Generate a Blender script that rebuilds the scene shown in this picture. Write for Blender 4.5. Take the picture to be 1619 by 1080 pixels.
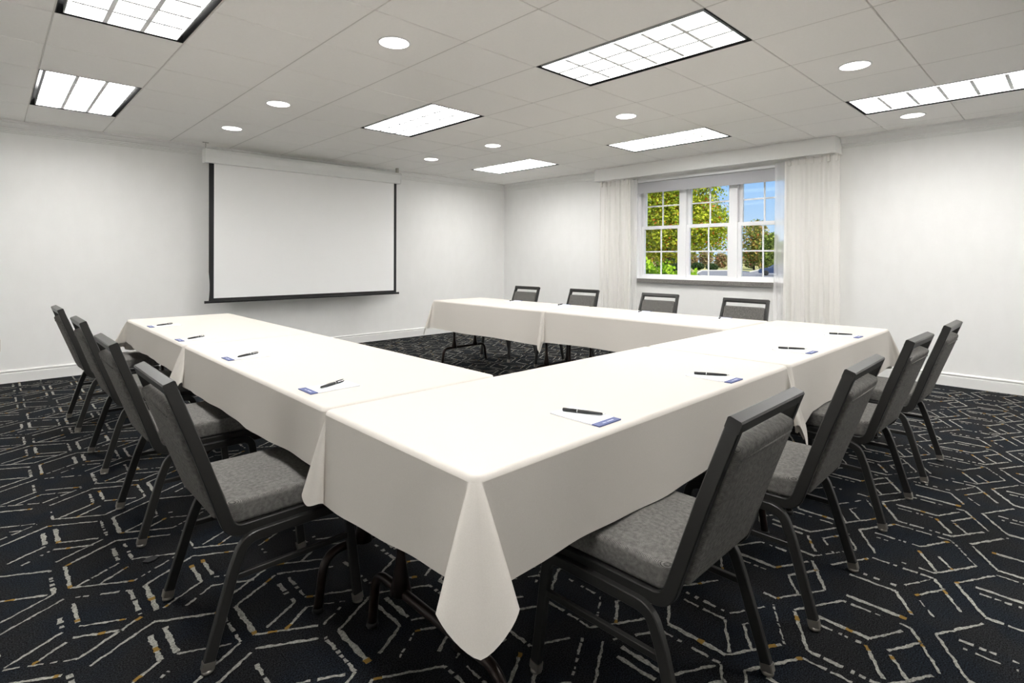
import bpy, bmesh, math, random
from mathutils import Vector, Matrix
from math import sin, cos, pi, radians, sqrt, atan2, hypot, floor

for o in list(bpy.data.objects):
    bpy.data.objects.remove(o, do_unlink=True)
SC = bpy.context.scene
COL = SC.collection

# ------------------------------------------------------------------ camera
CAM_Z = 1.21
YAW, ROLL = 0.7653, 0.0026
cam_d = bpy.data.cameras.new('camera')
cam = bpy.data.objects.new('camera', cam_d)
COL.objects.link(cam)
cam_d.sensor_width = 36.0
cam_d.lens = 862.5 / 1619 * 36.0
cam_d.shift_y = -(540 - 408.6) / 1619
cam_d.clip_start = 0.02
cam_d.clip_end = 600
_r = Vector((cos(YAW), -sin(YAW), 0)); _u = Vector((0, 0, 1)); _f = Vector((sin(YAW), cos(YAW), 0))
_r2 = _r * cos(ROLL) + _u * sin(ROLL); _u2 = _u * cos(ROLL) - _r * sin(ROLL)
_m = Matrix((_r2, _u2, -_f)).transposed().to_4x4()
_m.translation = (0, 0, CAM_Z)
cam.matrix_world = _m
SC.camera = cam

# ------------------------------------------------------------------ world, sun, exposure
SC.view_settings.view_transform = 'Standard'
SC.view_settings.look = 'None'
SC.view_settings.exposure = 1.0
SC.view_settings.gamma = 1.0
SC.view_settings.use_curve_mapping = False
SC.cycles.use_denoising = True
SC.cycles.max_bounces = 16
SC.cycles.diffuse_bounces = 14
SC.cycles.transparent_max_bounces = 24
SC.cycles.sample_clamp_indirect = 6.0

TROFFER = 12.4       # radiance of the fluorescent troffers
DOWNLIGHT = 5.0     # radiance of the downlight lenses
SPOT_W = 2.3        # watts of each downlight beam
SKY = 0.5
SUN = 5.0

world = bpy.data.worlds.new('sky')
SC.world = world
world.use_nodes = True
_n = world.node_tree.nodes; _l = world.node_tree.links
_n.clear()
_o = _n.new('ShaderNodeOutputWorld'); _b = _n.new('ShaderNodeBackground')
_tc = _n.new('ShaderNodeTexCoord'); _sx = _n.new('ShaderNodeSeparateXYZ'); _rp = _n.new('ShaderNodeValToRGB')
_l.new(_tc.outputs['Generated'], _sx.inputs[0]); _l.new(_sx.outputs['Z'], _rp.inputs[0])
_l.new(_rp.outputs[0], _b.inputs[0]); _l.new(_b.outputs[0], _o.inputs[0])
_e = _rp.color_ramp.elements
_e[0].position = 0.0; _e[0].color = (0.66, 0.84, 1.0, 1)
_e[1].position = 0.16; _e[1].color = (0.28, 0.56, 1.0, 1)
_q = _e.new(0.7); _q.color = (0.16, 0.36, 0.80, 1)
_b.inputs[1].default_value = SKY

sun_d = bpy.data.lights.new('sun', 'SUN')
sun_d.energy = SUN; sun_d.angle = radians(0.6); sun_d.color = (1.0, 0.95, 0.86)
sun = bpy.data.objects.new('sun', sun_d); COL.objects.link(sun)
sun.location = (-10, -6, 30)
sun.rotation_euler = Vector((0.36, 0.62, -0.70)).to_track_quat('-Z', 'Y').to_euler()

# ------------------------------------------------------------------ object helpers
def tag(o, label=None, cat=None, group=None, kind=None):
    if label: o['label'] = label
    if cat: o['category'] = cat
    if group: o['group'] = group
    if kind: o['kind'] = kind
    return o

def empty(name, loc=(0, 0, 0), rz=0.0):
    o = bpy.data.objects.new(name, None)
    o.empty_display_size = 0.1
    COL.objects.link(o); o.location = loc; o.rotation_euler = (0, 0, rz)
    return o

def meshobj(name, me, parent=None, loc=None):
    o = bpy.data.objects.new(name, me); COL.objects.link(o)
    if parent is not None: o.parent = parent
    if loc is not None: o.location = loc
    return o

def copy_tree(o, parent=None):
    c = o.copy(); COL.objects.link(c)
    if parent is not None: c.parent = parent
    for ch in list(o.children):
        copy_tree(ch, c)
    return c

class MB:
    """collects shapes, builds one mesh"""
    def __init__(self): self.v = []; self.f = []; self.m = []; self.s = []
    def add(self, vs, fs, mat=0, smooth=False):
        b = len(self.v)
        self.v += [tuple(p) for p in vs]
        for f in fs:
            self.f.append(tuple(b + i for i in f)); self.m.append(mat); self.s.append(smooth)
    def box(self, x0, x1, y0, y1, z0, z1, mat=0):
        self.add([(x0, y0, z0), (x1, y0, z0), (x1, y1, z0), (x0, y1, z0), (x0, y0, z1), (x1, y0, z1), (x1, y1, z1), (x0, y1, z1)],
                 [(0, 3, 2, 1), (4, 5, 6, 7), (0, 1, 5, 4), (1, 2, 6, 5), (2, 3, 7, 6), (3, 0, 4, 7)], mat)
        return self
    def rings(self, rings, cap0=True, cap1=True, mat=0, smooth=True, closed=True):
        n = len(rings[0]); vs = [p for r in rings for p in r]; fs = []
        for i in range(len(rings) - 1):
            for j in range(n if closed else n - 1):
                a = i * n + j; b = i * n + (j + 1) % n
                fs.append((a, b, b + n, a + n))
        base = len(self.v)
        self.add(vs, fs, mat, smooth)
        k = len(rings) - 1
        if cap0: self.f.append(tuple(base + j for j in reversed(range(n)))); self.m.append(mat); self.s.append(False)
        if cap1: self.f.append(tuple(base + k * n + j for j in range(n))); self.m.append(mat); self.s.append(False)
        return self
    def sweep(self, path, binorm, a, b, mat=0, ch=0.25, caps=True):
        """chamfered rectangular tube along a planar path; a = half size along binorm, b = half size in plane"""
        path = [Vector(p) for p in path]; B = Vector(binorm).normalized(); rings = []
        c = min(a, b) * ch
        prof = [(a - c, b), (a, b - c), (a, -b + c), (a - c, -b), (-a + c, -b), (-a, -b + c), (-a, b - c), (-a + c, b)]
        for i, p in enumerate(path):
            if i == 0: t = path[1] - p
            elif i == len(path) - 1: t = p - path[-2]
            else: t = (path[i + 1] - p).normalized() + (p - path[i - 1]).normalized()
            t.normalize(); N = B.cross(t).normalized()
            B2 = t.cross(N).normalized()
            rings.append([p + B2 * x + N * y for x, y in prof])
        self.rings(rings, caps, caps, mat, smooth=False)
        return self
    def tube(self, path, r, n=10, mat=0, smooth=True):
        path = [Vector(p) for p in path]; rings = []
        t0 = (path[1] - path[0]).normalized()
        up = Vector((0, 0, 1)) if abs(t0.z) < 0.9 else Vector((1, 0, 0))
        N = t0.cross(up).normalized()
        for i, p in enumerate(path):
            if i == 0: t = path[1] - p
            elif i == len(path) - 1: t = p - path[-2]
            else: t = (path[i + 1] - p).normalized() + (p - path[i - 1]).normalized()
            t.normalize(); N = (N - t * N.dot(t)).normalized(); Bv = t.cross(N)
            rr = r[i] if isinstance(r, (list, tuple)) else r
            rings.append([p + (N * cos(2 * pi * k / n) + Bv * sin(2 * pi * k / n)) * rr for k in range(n)])
        self.rings(rings, True, True, mat, smooth)
        return self
    def lathe(self, prof, n=24, c=(0, 0, 0), mat=0, cap0=True, cap1=True, smooth=True):
        rings = [[(c[0] + r * cos(2 * pi * k / n), c[1] + r * sin(2 * pi * k / n), c[2] + z) for k in range(n)] for r, z in prof]
        return self.rings(rings, cap0, cap1, mat, smooth)
    def xf(self, M):
        self.v = [tuple(M @ Vector(p)) for p in self.v]; return self
    def mesh(self, name, mats):
        me = bpy.data.meshes.new(name)
        me.from_pydata(self.v, [], self.f)
        for m in (mats if isinstance(mats, (list, tuple)) else [mats]): me.materials.append(m)
        me.polygons.foreach_set('material_index', self.m)
        me.polygons.foreach_set('use_smooth', self.s)
        me.update()
        return me
    def build(self, name, mats, parent=None, fix=True):
        me = self.mesh(name, mats)
        if fix:
            bm = bmesh.new(); bm.from_mesh(me); bmesh.ops.recalc_face_normals(bm, faces=bm.faces); bm.to_mesh(me); bm.free()
        return meshobj(name, me, parent)

def fillet(pts, r, n=6):
    pts = [Vector(p) for p in pts]; out = [pts[0]]
    for i in range(1, len(pts) - 1):
        p = pts[i]; a = (pts[i - 1] - p); b = (pts[i + 1] - p)
        rr = r[i - 1] if isinstance(r, (list, tuple)) else r
        la, lb = a.length, b.length; a.normalize(); b.normalize()
        ang = a.angle(b); d = min(rr / math.tan(ang / 2), la * 0.9, lb * 0.9)
        A = p + a * d; Bq = p + b * d
        for k in range(n + 1):
            t = k / n
            out.append(A * (1 - t) ** 2 + p * 2 * t * (1 - t) + Bq * t * t)
    out.append(pts[-1])
    return out

def catmull(P, n):
    P = [Vector(p) for p in P]; Q = [P[0] * 2 - P[1]] + P + [P[-1] * 2 - P[-2]]; out = []
    m = len(P) - 1
    for k in range(n + 1):
        t = k / n * m; i = min(int(t), m - 1); t -= i
        a, b, c, d = Q[i], Q[i + 1], Q[i + 2], Q[i + 3]
        out.append(0.5 * ((2 * b) + (c - a) * t + (2 * a - 5 * b + 4 * c - d) * t * t + (3 * b - 3 * c + d - a) * t ** 3))
    return out

# ------------------------------------------------------------------ materials
MATS = {}
def mat(name, color, rough=0.6, metal=0.0, spec=0.3, **kw):
    m = bpy.data.materials.new(name); m.use_nodes = True
    b = m.node_tree.nodes['Principled BSDF']
    b.inputs['Base Color'].default_value = (*color, 1)
    b.inputs['Roughness'].default_value = rough
    b.inputs['Metallic'].default_value = metal
    b.inputs['Specular IOR Level'].default_value = spec
    for k, v in kw.items(): b.inputs[k].default_value = v
    MATS[name] = m
    return m

def nd(m, t, **kw):
    n = m.node_tree.nodes.new(t)
    for k, v in kw.items():
        if k in n.inputs.keys(): n.inputs[k].default_value = v
        else: setattr(n, k, v)
    return n

def coords(m, scale=(1, 1, 1)):
    tc = nd(m, 'ShaderNodeTexCoord'); mp = nd(m, 'ShaderNodeMapping')
    mp.inputs['Scale'].default_value = scale
    m.node_tree.links.new(tc.outputs['Object'], mp.inputs['Vector'])
    return mp.outputs['Vector']

def noisecol(m, c0, c1, scale, detail=3, lo=0.35, hi=0.65, vec=None, bump=0.0, dist=0.002):
    L = m.node_tree.links; b = m.node_tree.nodes['Principled BSDF']
    v = vec or coords(m)
    t = nd(m, 'ShaderNodeTexNoise', Scale=scale, Detail=detail)
    L.new(v, t.inputs['Vector'])
    r = nd(m, 'ShaderNodeValToRGB')
    r.color_ramp.elements[0].position = lo; r.color_ramp.elements[0].color = (*c0, 1)
    r.color_ramp.elements[1].position = hi; r.color_ramp.elements[1].color = (*c1, 1)
    L.new(t.outputs['Fac'], r.inputs[0]); L.new(r.outputs[0], b.inputs['Base Color'])
    if bump:
        bp = nd(m, 'ShaderNodeBump', Strength=bump, Distance=dist)
        L.new(t.outputs['Fac'], bp.inputs['Height']); L.new(bp.outputs[0], b.inputs['Normal'])
    return t

M_wall = mat('wall_paper', (0.78, 0.775, 0.755), 0.65)
noisecol(M_wall, (0.885, 0.884, 0.872), (0.902, 0.901, 0.890), 9.0, 5, vec=coords(M_wall, (1, 1, 0.5)), bump=0.02)
M_trim = mat('trim_paint', (0.87, 0.868, 0.852), 0.4)
M_ceil = mat('ceiling_tile', (0.80, 0.785, 0.76), 0.8, spec=0.1)
noisecol(M_ceil, (0.935, 0.922, 0.897), (0.950, 0.937, 0.912), 60, 4, bump=0.06)
M_tbar = mat('ceiling_grid', (0.66, 0.64, 0.61), 0.5)
M_gap = mat('grid_shadow_gap', (0.10, 0.095, 0.09), 0.9)
M_black = mat('black_metal', (0.012, 0.012, 0.012), 0.5)
M_louver = mat('louver_white', (0.88, 0.89, 0.90), 0.35)
M_white = mat('white_enamel', (0.80, 0.80, 0.80), 0.35)
M_vinyl = mat('window_vinyl', (0.93, 0.935, 0.95), 0.3)
M_cloth = mat('tablecloth_white', (0.70, 0.67, 0.625), 0.75, spec=0.15)
noisecol(M_cloth, (0.60, 0.567, 0.524), (0.626, 0.594, 0.551), 420, 2, bump=0.05, dist=0.0005)
M_screen = mat('screen_matte_white', (0.96, 0.962, 0.96), 0.7)
M_scrblack = mat('screen_black_border', (0.02, 0.02, 0.021), 0.6)
M_case = mat('screen_case_white', (0.84, 0.85, 0.84), 0.4)
M_galv = mat('galvanised_steel', (0.42, 0.41, 0.38), 0.4, 0.8)
M_frame = mat('chair_metal', (0.029, 0.0285, 0.027), 0.36, 0.25, 0.5)
M_glide = mat('chair_glide', (0.30, 0.28, 0.25), 0.3, 0.7)
M_tabtop = mat('table_laminate', (0.22, 0.13, 0.08), 0.5)
M_tableg = mat('table_leg_brown', (0.018, 0.010, 0.008), 0.3, 0.4, 0.5)
M_paper = mat('notepad_paper', (0.86, 0.88, 0.92), 0.7)
M_blue = mat('notepad_blue', (0.10, 0.125, 0.27), 0.6)
M_print = mat('notepad_print', (0.62, 0.65, 0.82), 0.6)
M_pen = mat('pen_black', (0.012, 0.012, 0.013), 0.3, spec=0.5)
M_chrome = mat('chrome', (0.72, 0.72, 0.72), 0.15, 1.0)
M_shade = mat('roller_shade_grey', (0.46, 0.46, 0.48), 0.8)
M_stone = mat('sill_stone', (0.20, 0.19, 0.18), 0.5)
noisecol(M_stone, (0.10, 0.095, 0.09), (0.30, 0.285, 0.27), 260, 3)
M_outlet = mat('outlet_almond', (0.60, 0.55, 0.42), 0.4)
M_patch = mat('floor_patch_grey', (0.020, 0.021, 0.023), 0.7)

# carpet ground
M_carpet = mat('carpet_ground', (0.01, 0.012, 0.016), 0.95, spec=0.08)
_L = M_carpet.node_tree.links; _bs = M_carpet.node_tree.nodes['Principled BSDF']
_v = coords(M_carpet)
_t1 = nd(M_carpet, 'ShaderNodeTexNoise', Scale=5.0, Detail=4.0); _L.new(_v, _t1.inputs['Vector'])
_r1 = nd(M_carpet, 'ShaderNodeValToRGB')
_r1.color_ramp.elements[0].position = 0.42; _r1.color_ramp.elements[0].color = (0.0092, 0.0094, 0.0102, 1)
_r1.color_ramp.elements[1].position = 0.62; _r1.color_ramp.elements[1].color = (0.0062, 0.0080, 0.0110, 1)
_L.new(_t1.outputs['Fac'], _r1.inputs[0])
_t2 = nd(M_carpet, 'ShaderNodeTexNoise', Scale=240.0, Detail=3.0); _L.new(_v, _t2.inputs['Vector'])
_r2n = nd(M_carpet, 'ShaderNodeValToRGB')
_r2n.color_ramp.elements[0].position = 0.40; _r2n.color_ramp.elements[0].color = (0.30, 0.30, 0.30, 1)
_r2n.color_ramp.elements[1].position = 0.64; _r2n.color_ramp.elements[1].color = (3.0, 3.0, 3.0, 1)
_L.new(_t2.outputs['Fac'], _r2n.inputs[0])
_mx = nd(M_carpet, 'ShaderNodeMix', data_type='RGBA', blend_type='MULTIPLY'); _mx.inputs[0].default_value = 1.0
_L.new(_r1.outputs[0], _mx.inputs[6]); _L.new(_r2n.outputs[0], _mx.inputs[7]); _L.new(_mx.outputs[2], _bs.inputs['Base Color'])
_bp = nd(M_carpet, 'ShaderNodeBump', Strength=0.6, Distance=0.004)
_L.new(_t2.outputs['Fac'], _bp.inputs['Height']); _L.new(_bp.outputs[0], _bs.inputs['Normal'])
M_yarn = mat('carpet_yarn_ivory', (0.42, 0.42, 0.38), 0.95, spec=0.05)
noisecol(M_yarn, (0.15, 0.15, 0.138), (0.36, 0.355, 0.32), 190, 2, 0.3, 0.6)
M_gold = mat('carpet_yarn_gold', (0.23, 0.14, 0.035), 0.95, spec=0.05)

# chair tweed
M_tweed = mat('chair_tweed', (0.12, 0.118, 0.112), 0.9, spec=0.1)
_L = M_tweed.node_tree.links; _bs = M_tweed.node_tree.nodes['Principled BSDF']
_v = coords(M_tweed)
_sp = nd(M_tweed, 'ShaderNodeSeparateXYZ'); _L.new(_v, _sp.inputs[0])
def _mth(op, a, b=None):
    n = nd(M_tweed, 'ShaderNodeMath', operation=op)
    for k, x in enumerate((a, b)):
        if x is None: continue
        if isinstance(x, (int, float)): n.inputs[k].default_value = x
        else: _L.new(x, n.inputs[k])
    return n.outputs[0]
_wob = nd(M_tweed, 'ShaderNodeTexNoise', Scale=160.0, Detail=2.0); _L.new(_v, _wob.inputs['Vector'])
_wb = _mth('MULTIPLY', _wob.outputs['Fac'], 2.2)
_sa = _mth('SINE', _mth('ADD', _mth('MULTIPLY', _sp.outputs['Y'], 1500.0), _wb))
_sb = _mth('SINE', _mth('ADD', _mth('MULTIPLY', _mth('ADD', _sp.outputs['X'], _mth('MULTIPLY', _sp.outputs['Z'], -1.6)), 1400.0), _wb))
_weave = _mth('ADD', _mth('MULTIPLY', _mth('MULTIPLY', _sa, _sb), 0.5), 0.5)
_r1 = nd(M_tweed, 'ShaderNodeValToRGB')
_r1.color_ramp.elements[0].position = 0.15; _r1.color_ramp.elements[0].color = (0.040, 0.039, 0.037, 1)
_r1.color_ramp.elements[1].position = 0.85; _r1.color_ramp.elements[1].color = (0.280, 0.272, 0.256, 1)
_L.new(_weave, _r1.inputs[0])
_t2 = nd(M_tweed, 'ShaderNodeTexNoise', Scale=90.0, Detail=3.0); _L.new(_v, _t2.inputs['Vector'])
_r2n = nd(M_tweed, 'ShaderNodeValToRGB')
_r2n.color_ramp.elements[0].position = 0.3; _r2n.color_ramp.elements[0].color = (0.72, 0.72, 0.72, 1)
_r2n.color_ramp.elements[1].position = 0.7; _r2n.color_ramp.elements[1].color = (1.22, 1.22, 1.22, 1)
_L.new(_t2.outputs['Fac'], _r2n.inputs[0])
_mx = nd(M_tweed, 'ShaderNodeMix', data_type='RGBA', blend_type='MULTIPLY'); _mx.inputs[0].default_value = 1.0
_L.new(_r1.outputs[0], _mx.inputs[6]); _L.new(_r2n.outputs[0], _mx.inputs[7]); _L.new(_mx.outputs[2], _bs.inputs['Base Color'])
_bp = nd(M_tweed, 'ShaderNodeBump', Strength=0.3, Distance=0.0008)
_L.new(_weave, _bp.inputs['Height']); _L.new(_bp.outputs[0], _bs.inputs['Normal'])

def emit(name, color, strength):
    m = bpy.data.materials.new(name); m.use_nodes = True; m.node_tree.nodes.clear()
    o = nd(m, 'ShaderNodeOutputMaterial'); e = nd(m, 'ShaderNodeEmission')
    e.inputs[0].default_value = (*color, 1); e.inputs[1].default_value = strength
    m.node_tree.links.new(e.outputs[0], o.inputs[0]); MATS[name] = m
    return m
M_lamp = emit('troffer_lamp', (1.0, 0.985, 0.96), TROFFER)
M_led = emit('downlight_lens', (1.0, 0.97, 0.91), DOWNLIGHT)

def sheer(name, color, opacity):
    m = bpy.data.materials.new(name); m.use_nodes = True; m.node_tree.nodes.clear(); L = m.node_tree.links
    o = nd(m, 'ShaderNodeOutputMaterial'); t = nd(m, 'ShaderNodeBsdfTransparent')
    d = nd(m, 'ShaderNodeBsdfDiffuse'); tl = nd(m, 'ShaderNodeBsdfTranslucent')
    d.inputs[0].default_value = (*color, 1); tl.inputs[0].default_value = (*color, 1)
    a = nd(m, 'ShaderNodeMixShader'); a.inputs[0].default_value = 0.14
    b = nd(m, 'ShaderNodeMixShader'); b.inputs[0].default_value = opacity
    L.new(d.outputs[0], a.inputs[1]); L.new(tl.outputs[0], a.inputs[2])
    L.new(t.outputs[0], b.inputs[1]); L.new(a.outputs[0], b.inputs[2]); L.new(b.outputs[0], o.inputs[0])
    MATS[name] = m
    return m
M_curt = sheer('curtain_voile', (0.93, 0.915, 0.885), 0.92)
M_sheer = sheer('curtain_sheer_edge', (0.95, 0.95, 0.95), 0.5)

M_glass = bpy.data.materials.new('window_glass'); M_glass.use_nodes = True; M_glass.node_tree.nodes.clear()
_o = nd(M_glass, 'ShaderNodeOutputMaterial'); _t = nd(M_glass, 'ShaderNodeBsdfTransparent'); _g = nd(M_glass, 'ShaderNodeBsdfGlossy')
_g.inputs['Roughness'].default_value = 0.02; _t.inputs[0].default_value = (0.97, 0.985, 0.98, 1)
_fr = nd(M_glass, 'ShaderNodeFresnel', IOR=1.35); _ms = nd(M_glass, 'ShaderNodeMixShader')
M_glass.node_tree.links.new(_fr.outputs[0], _ms.inputs[0]); M_glass.node_tree.links.new(_t.outputs[0], _ms.inputs[1])
M_glass.node_tree.links.new(_g.outputs[0], _ms.inputs[2]); M_glass.node_tree.links.new(_ms.outputs[0], _o.inputs[0])

def leafmat(name, cols):
    """cols: list of (pos, rgb) picked per leaf"""
    m = bpy.data.materials.new(name); m.use_nodes = True; m.node_tree.nodes.clear(); L = m.node_tree.links
    o = nd(m, 'ShaderNodeOutputMaterial'); g = nd(m, 'ShaderNodeNewGeometry'); r = nd(m, 'ShaderNodeValToRGB')
    r.color_ramp.interpolation = 'CONSTANT'
    es = r.color_ramp.elements
    while len(es) < len(cols): es.new(0.5)
    for e, (p, c) in zip(es, cols): e.position = p; e.color = (*c, 1)
    d = nd(m, 'ShaderNodeBsdfDiffuse'); t = nd(m, 'ShaderNodeBsdfTranslucent'); a = nd(m, 'ShaderNodeMixShader'); a.inputs[0].default_value = 0.35
    L.new(g.outputs['Random Per Island'], r.inputs[0]); L.new(r.outputs[0], d.inputs[0]); L.new(r.outputs[0], t.inputs[0])
    L.new(d.outputs[0], a.inputs[1]); L.new(t.outputs[0], a.inputs[2]); L.new(a.outputs[0], o.inputs[0])
    return m

# ------------------------------------------------------------------ room shell
XL, XR, YB, YF, ZC = -1.25, 6.655, -2.75, 7.13, 2.516
WIN_Y0, WIN_Y1, WIN_Z0, WIN_Z1 = 2.300, 4.370, 0.935, 2.31
M_grid = 0.6096
GX, GY = 0.2497, 5.0157

fl = MB().box(XL - .2, XR + .2, YB - .2, YF + .2, -0.12, 0.0).build('floor', M_carpet); tag(fl, kind='structure')
w = MB().box(XL - .2, XR + .2, YF, YF + .2, 0, 2.85).build('wall_front', M_wall); tag(w, kind='structure')
w = MB().box(XL - .2, XR + .2, YB - .2, YB, 0, 2.85).build('wall_back', M_wall); tag(w, kind='structure')
w = MB().box(XL - .2, XL, YB, YF, 0, 2.85).build('wall_left', M_wall); tag(w, kind='structure')
mb = MB()
mb.box(XR, XR + .2, YB, WIN_Y0, 0, 2.85); mb.box(XR, XR + .2, WIN_Y1, YF, 0, 2.85)
mb.box(XR, XR + .2, WIN_Y0, WIN_Y1, 0, WIN_Z0); mb.box(XR, XR + .2, WIN_Y0, WIN_Y1, WIN_Z1, 2.85)
w = mb.build('wall_right', M_wall); tag(w, kind='structure')
ceil = MB().box(XL - .2, XR + .2, YB - .2, YF + .2, 2.85, 2.95).build('ceiling', M_gap); tag(ceil, kind='structure')

# crown mouldings (profile: distance from wall, height)
CROWN = [(0.0, ZC), (0.075, ZC), (0.075, ZC - .018), (0.060, ZC - .022), (0.052, ZC - .040), (0.036, ZC - .058), (0.022, ZC - .066),
         (0.022, ZC - .078), (0.014, ZC - .082), (0.014, ZC - .094), (0.006, ZC - .098), (0.006, ZC - .108), (0.0, ZC - .112)]
BASE = [(0.0, 0.0), (0.016, 0.0), (0.016, 0.092), (0.012, 0.098), (0.012, 0.104), (0.018, 0.108), (0.018, 0.116), (0.008, 0.124), (0.0, 0.126)]
def trim(name, prof, a, b, inward):
    a = Vector(a); b = Vector(b); n = Vector(inward)
    rings = [[tuple(p + n * d + Vector((0, 0, z))) for d, z in prof] for p in (a, b)]
    o = MB().rings(rings, True, True, smooth=False).build(name, M_trim); tag(o, kind='structure'); return o
trim('trim_1', CROWN, (XL, YF, 0), (XR, YF, 0), (0, -1, 0))
trim('trim_2', CROWN, (XR, YB, 0), (XR, 1.78, 0), (-1, 0, 0))
trim('trim_3', CROWN, (XR, 4.95, 0), (XR, YF, 0), (-1, 0, 0))
trim('baseboard_front', BASE, (XL, YF, 0), (XR, YF, 0), (0, -1, 0))
trim('baseboard_left', BASE, (XL, YF, 0), (XL, YB, 0), (1, 0, 0))
trim('baseboard_back', BASE, (XR, YB, 0), (XL, YB, 0), (0, 1, 0))
trim('trim_5', CROWN, (XL, YF, 0), (XL, YB, 0), (1, 0, 0))
trim('trim_6', CROWN, (XR, YB, 0), (XL, YB, 0), (0, 1, 0))
trim('baseboard_right', BASE, (XR, YB, 0), (XR, YF, 0), (-1, 0, 0))

# ceiling: lay-in tiles and T-bars, all parts of the ceiling
TROFFERS = {'A': (0, 0), 'F': (0, -4), 'H': (0, -8), 'B': (4, -2), 'C': (4, -6), 'I': (4, -10), 'G': (8, 0), 'D': (8, -4), 'E': (8, -8), 'J': (8, -12)}
taken = set()
for i, j in TROFFERS.values(): taken |= {(i, j), (i, j + 1)}
i0, i1 = floor((XL - GX) / M_grid), floor((XR - GX) / M_grid)
j0, j1 = floor((YB - GY) / M_grid), floor((YF - GY) / M_grid)
TH = 0.0035   # half width of the visible grid reveal
def tile_mesh(x0, x1, y0, y1):
    b = 0.003; mb = MB(); z0 = ZC; z1 = ZC + .015
    lo = [(x0 + b, y0 + b, z0), (x1 - b, y0 + b, z0), (x1 - b, y1 - b, z0), (x0 + b, y1 - b, z0)]
    md = [(x0, y0, z0 + b), (x1, y0, z0 + b), (x1, y1, z0 + b), (x0, y1, z0 + b)]
    hi = [(x0, y0, z1), (x1, y0, z1), (x1, y1, z1), (x0, y1, z1)]
    mb.rings([lo, md, hi], True, True, smooth=False)
    return mb
full_tile = tile_mesh(TH, M_grid - TH, TH, M_grid - TH).mesh('ceiling_tile', M_ceil)
tee_y = MB().box(-.0035, .0035, 0, M_grid, ZC + .001, ZC + .012).mesh('ceiling_runner', M_tbar)
tee_x = MB().box(0, M_grid, -.0025, .0025, ZC + .005, ZC + .012).mesh('ceiling_cross_tee', M_tbar)
for i in range(i0, i1 + 1):
    for j in range(j0, j1 + 1):
        x0, y0 = GX + i * M_grid, GY + j * M_grid
        cx0, cx1, cy0, cy1 = max(x0, XL), min(x0 + M_grid, XR), max(y0, YB), min(y0 + M_grid, YF)
        if cx1 - cx0 < .02 or cy1 - cy0 < .02: continue
        whole = cx1 - cx0 > M_grid - 1e-4 and cy1 - cy0 > M_grid - 1e-4
        if (i, j) not in taken:
            if whole: meshobj('ceiling_tile', full_tile, ceil, (x0, y0, 0))
            else: tile_mesh(cx0 + TH, cx1 - TH, cy0 + TH, cy1 - TH).build('ceiling_tile', M_ceil, ceil)
        if x0 >= XL: meshobj('ceiling_runner', tee_y if whole else MB().box(-.0035, .0035, cy0 - y0, cy1 - y0, ZC + .001, ZC + .012).mesh('ceiling_runner', M_tbar), ceil, (x0, y0, 0))
        if y0 >= YB and not ((i, j) in taken and (i, j - 1) in taken):
            meshobj('ceiling_cross_tee', tee_x if whole else MB().box(cx0 - x0, cx1 - x0, -.0025, .0025, ZC + .005, ZC + .012).mesh('ceiling_cross_tee', M_tbar), ceil, (x0, y0, 0))
bk = MB().box(XL, XR, YB, YF, 2.76, 2.77).build('ceiling_backing', M_gap, ceil)

# ------------------------------------------------------------------ carpet pattern
rng = random.Random(7)
yarn = MB()
def strip(p, q, w, mt):
    p = Vector(p); q = Vector(q); d = q - p; L = d.length
    if L < 1e-4: return
    d.normalize(); n = Vector((-d.y, d.x)); k = max(1, int(L / 0.0085)); vs = []; fs = []
    j = 0.0021; ph = rng.uniform(0, 6); wl = rng.uniform(.05, .11)
    for t in range(k + 1):
        c = p + (q - p) * (t / k) + n * (.0009 * sin(ph + t * L / k * 2 * pi / wl) + rng.uniform(-.0007, .0007))
        ww = w * (1 + .18 * sin(ph * 2 + t * L / k * 2 * pi / .083))
        a = c + n * (ww + rng.uniform(-j, j)); b = c - n * (ww + rng.uniform(-j, j))
        vs += [(a.x, a.y, .0022), (b.x, b.y, .0022)]
    for t in range(k): fs.append((2 * t, 2 * t + 1, 2 * t + 3, 2 * t + 2))
    yarn.add(vs, fs, mt)
def seg(c, p, q, style, rr):
    """style: solid, dash, gap, gold"""
    P = Vector((c[0] + p[0], c[1] + p[1])); Q = Vector((c[0] + q[0], c[1] + q[1])); L = (Q - P).length
    if style == 'gap' or L < .004: return
    d = (Q - P) / L
    vert = abs(d.x) < 0.1
    w = (0.0070 if vert else 0.0046) * rr.uniform(.85, 1.2)
    if style == 'solid':
        cuts = [0, L]
        if rr.random() < .55:
            g = rr.choice([0.0, L - .02, rr.uniform(.15, .8) * L]); g2 = min(L, g + rr.uniform(.012, .03))
            strip(P, P + d * g, w, 0); strip(P + d * g, P + d * g2, w * 1.1, 1); strip(P + d * g2, Q, w, 0)
        else: strip(P, Q, w, 0)
    elif style == 'gold': strip(P, Q, w, 1)
    else:
        t = 0.0
        while t < L:
            ln = rr.choice([rr.uniform(.008, .02), rr.uniform(.03, .08)]); e = min(L, t + ln)
            if rr.random() < .85: strip(P + d * t, P + d * e, w * rr.uniform(.6, 1.0), 0)
            t = e + rr.uniform(.006, .022)
HEX = [  # (name, polyline)
    ('a', [(-.178, .100), (0, .200)]), ('b', [(0, .200), (.178, .100)]), ('c', [(-.178, .100), (-.178, -.095)]), ('d', [(.178, .100), (.178, -.098)]),
    ('e', [(-.178, -.095), (0, -.200)]), ('f', [(0, -.200), (.178, -.100)]),
    ('g', [(-.021, .130), (-.021, -.018)]), ('G', [(-.021, -.018), (-.160, -.098)]), ('h', [(.021, .145), (.021, -.018)]), ('H', [(.021, -.018), (.160, -.092)]),
    ('i', [(-.100, -.140), (0, -.072)]), ('k', [(0, -.072), (.125, -.140)])]
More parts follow.
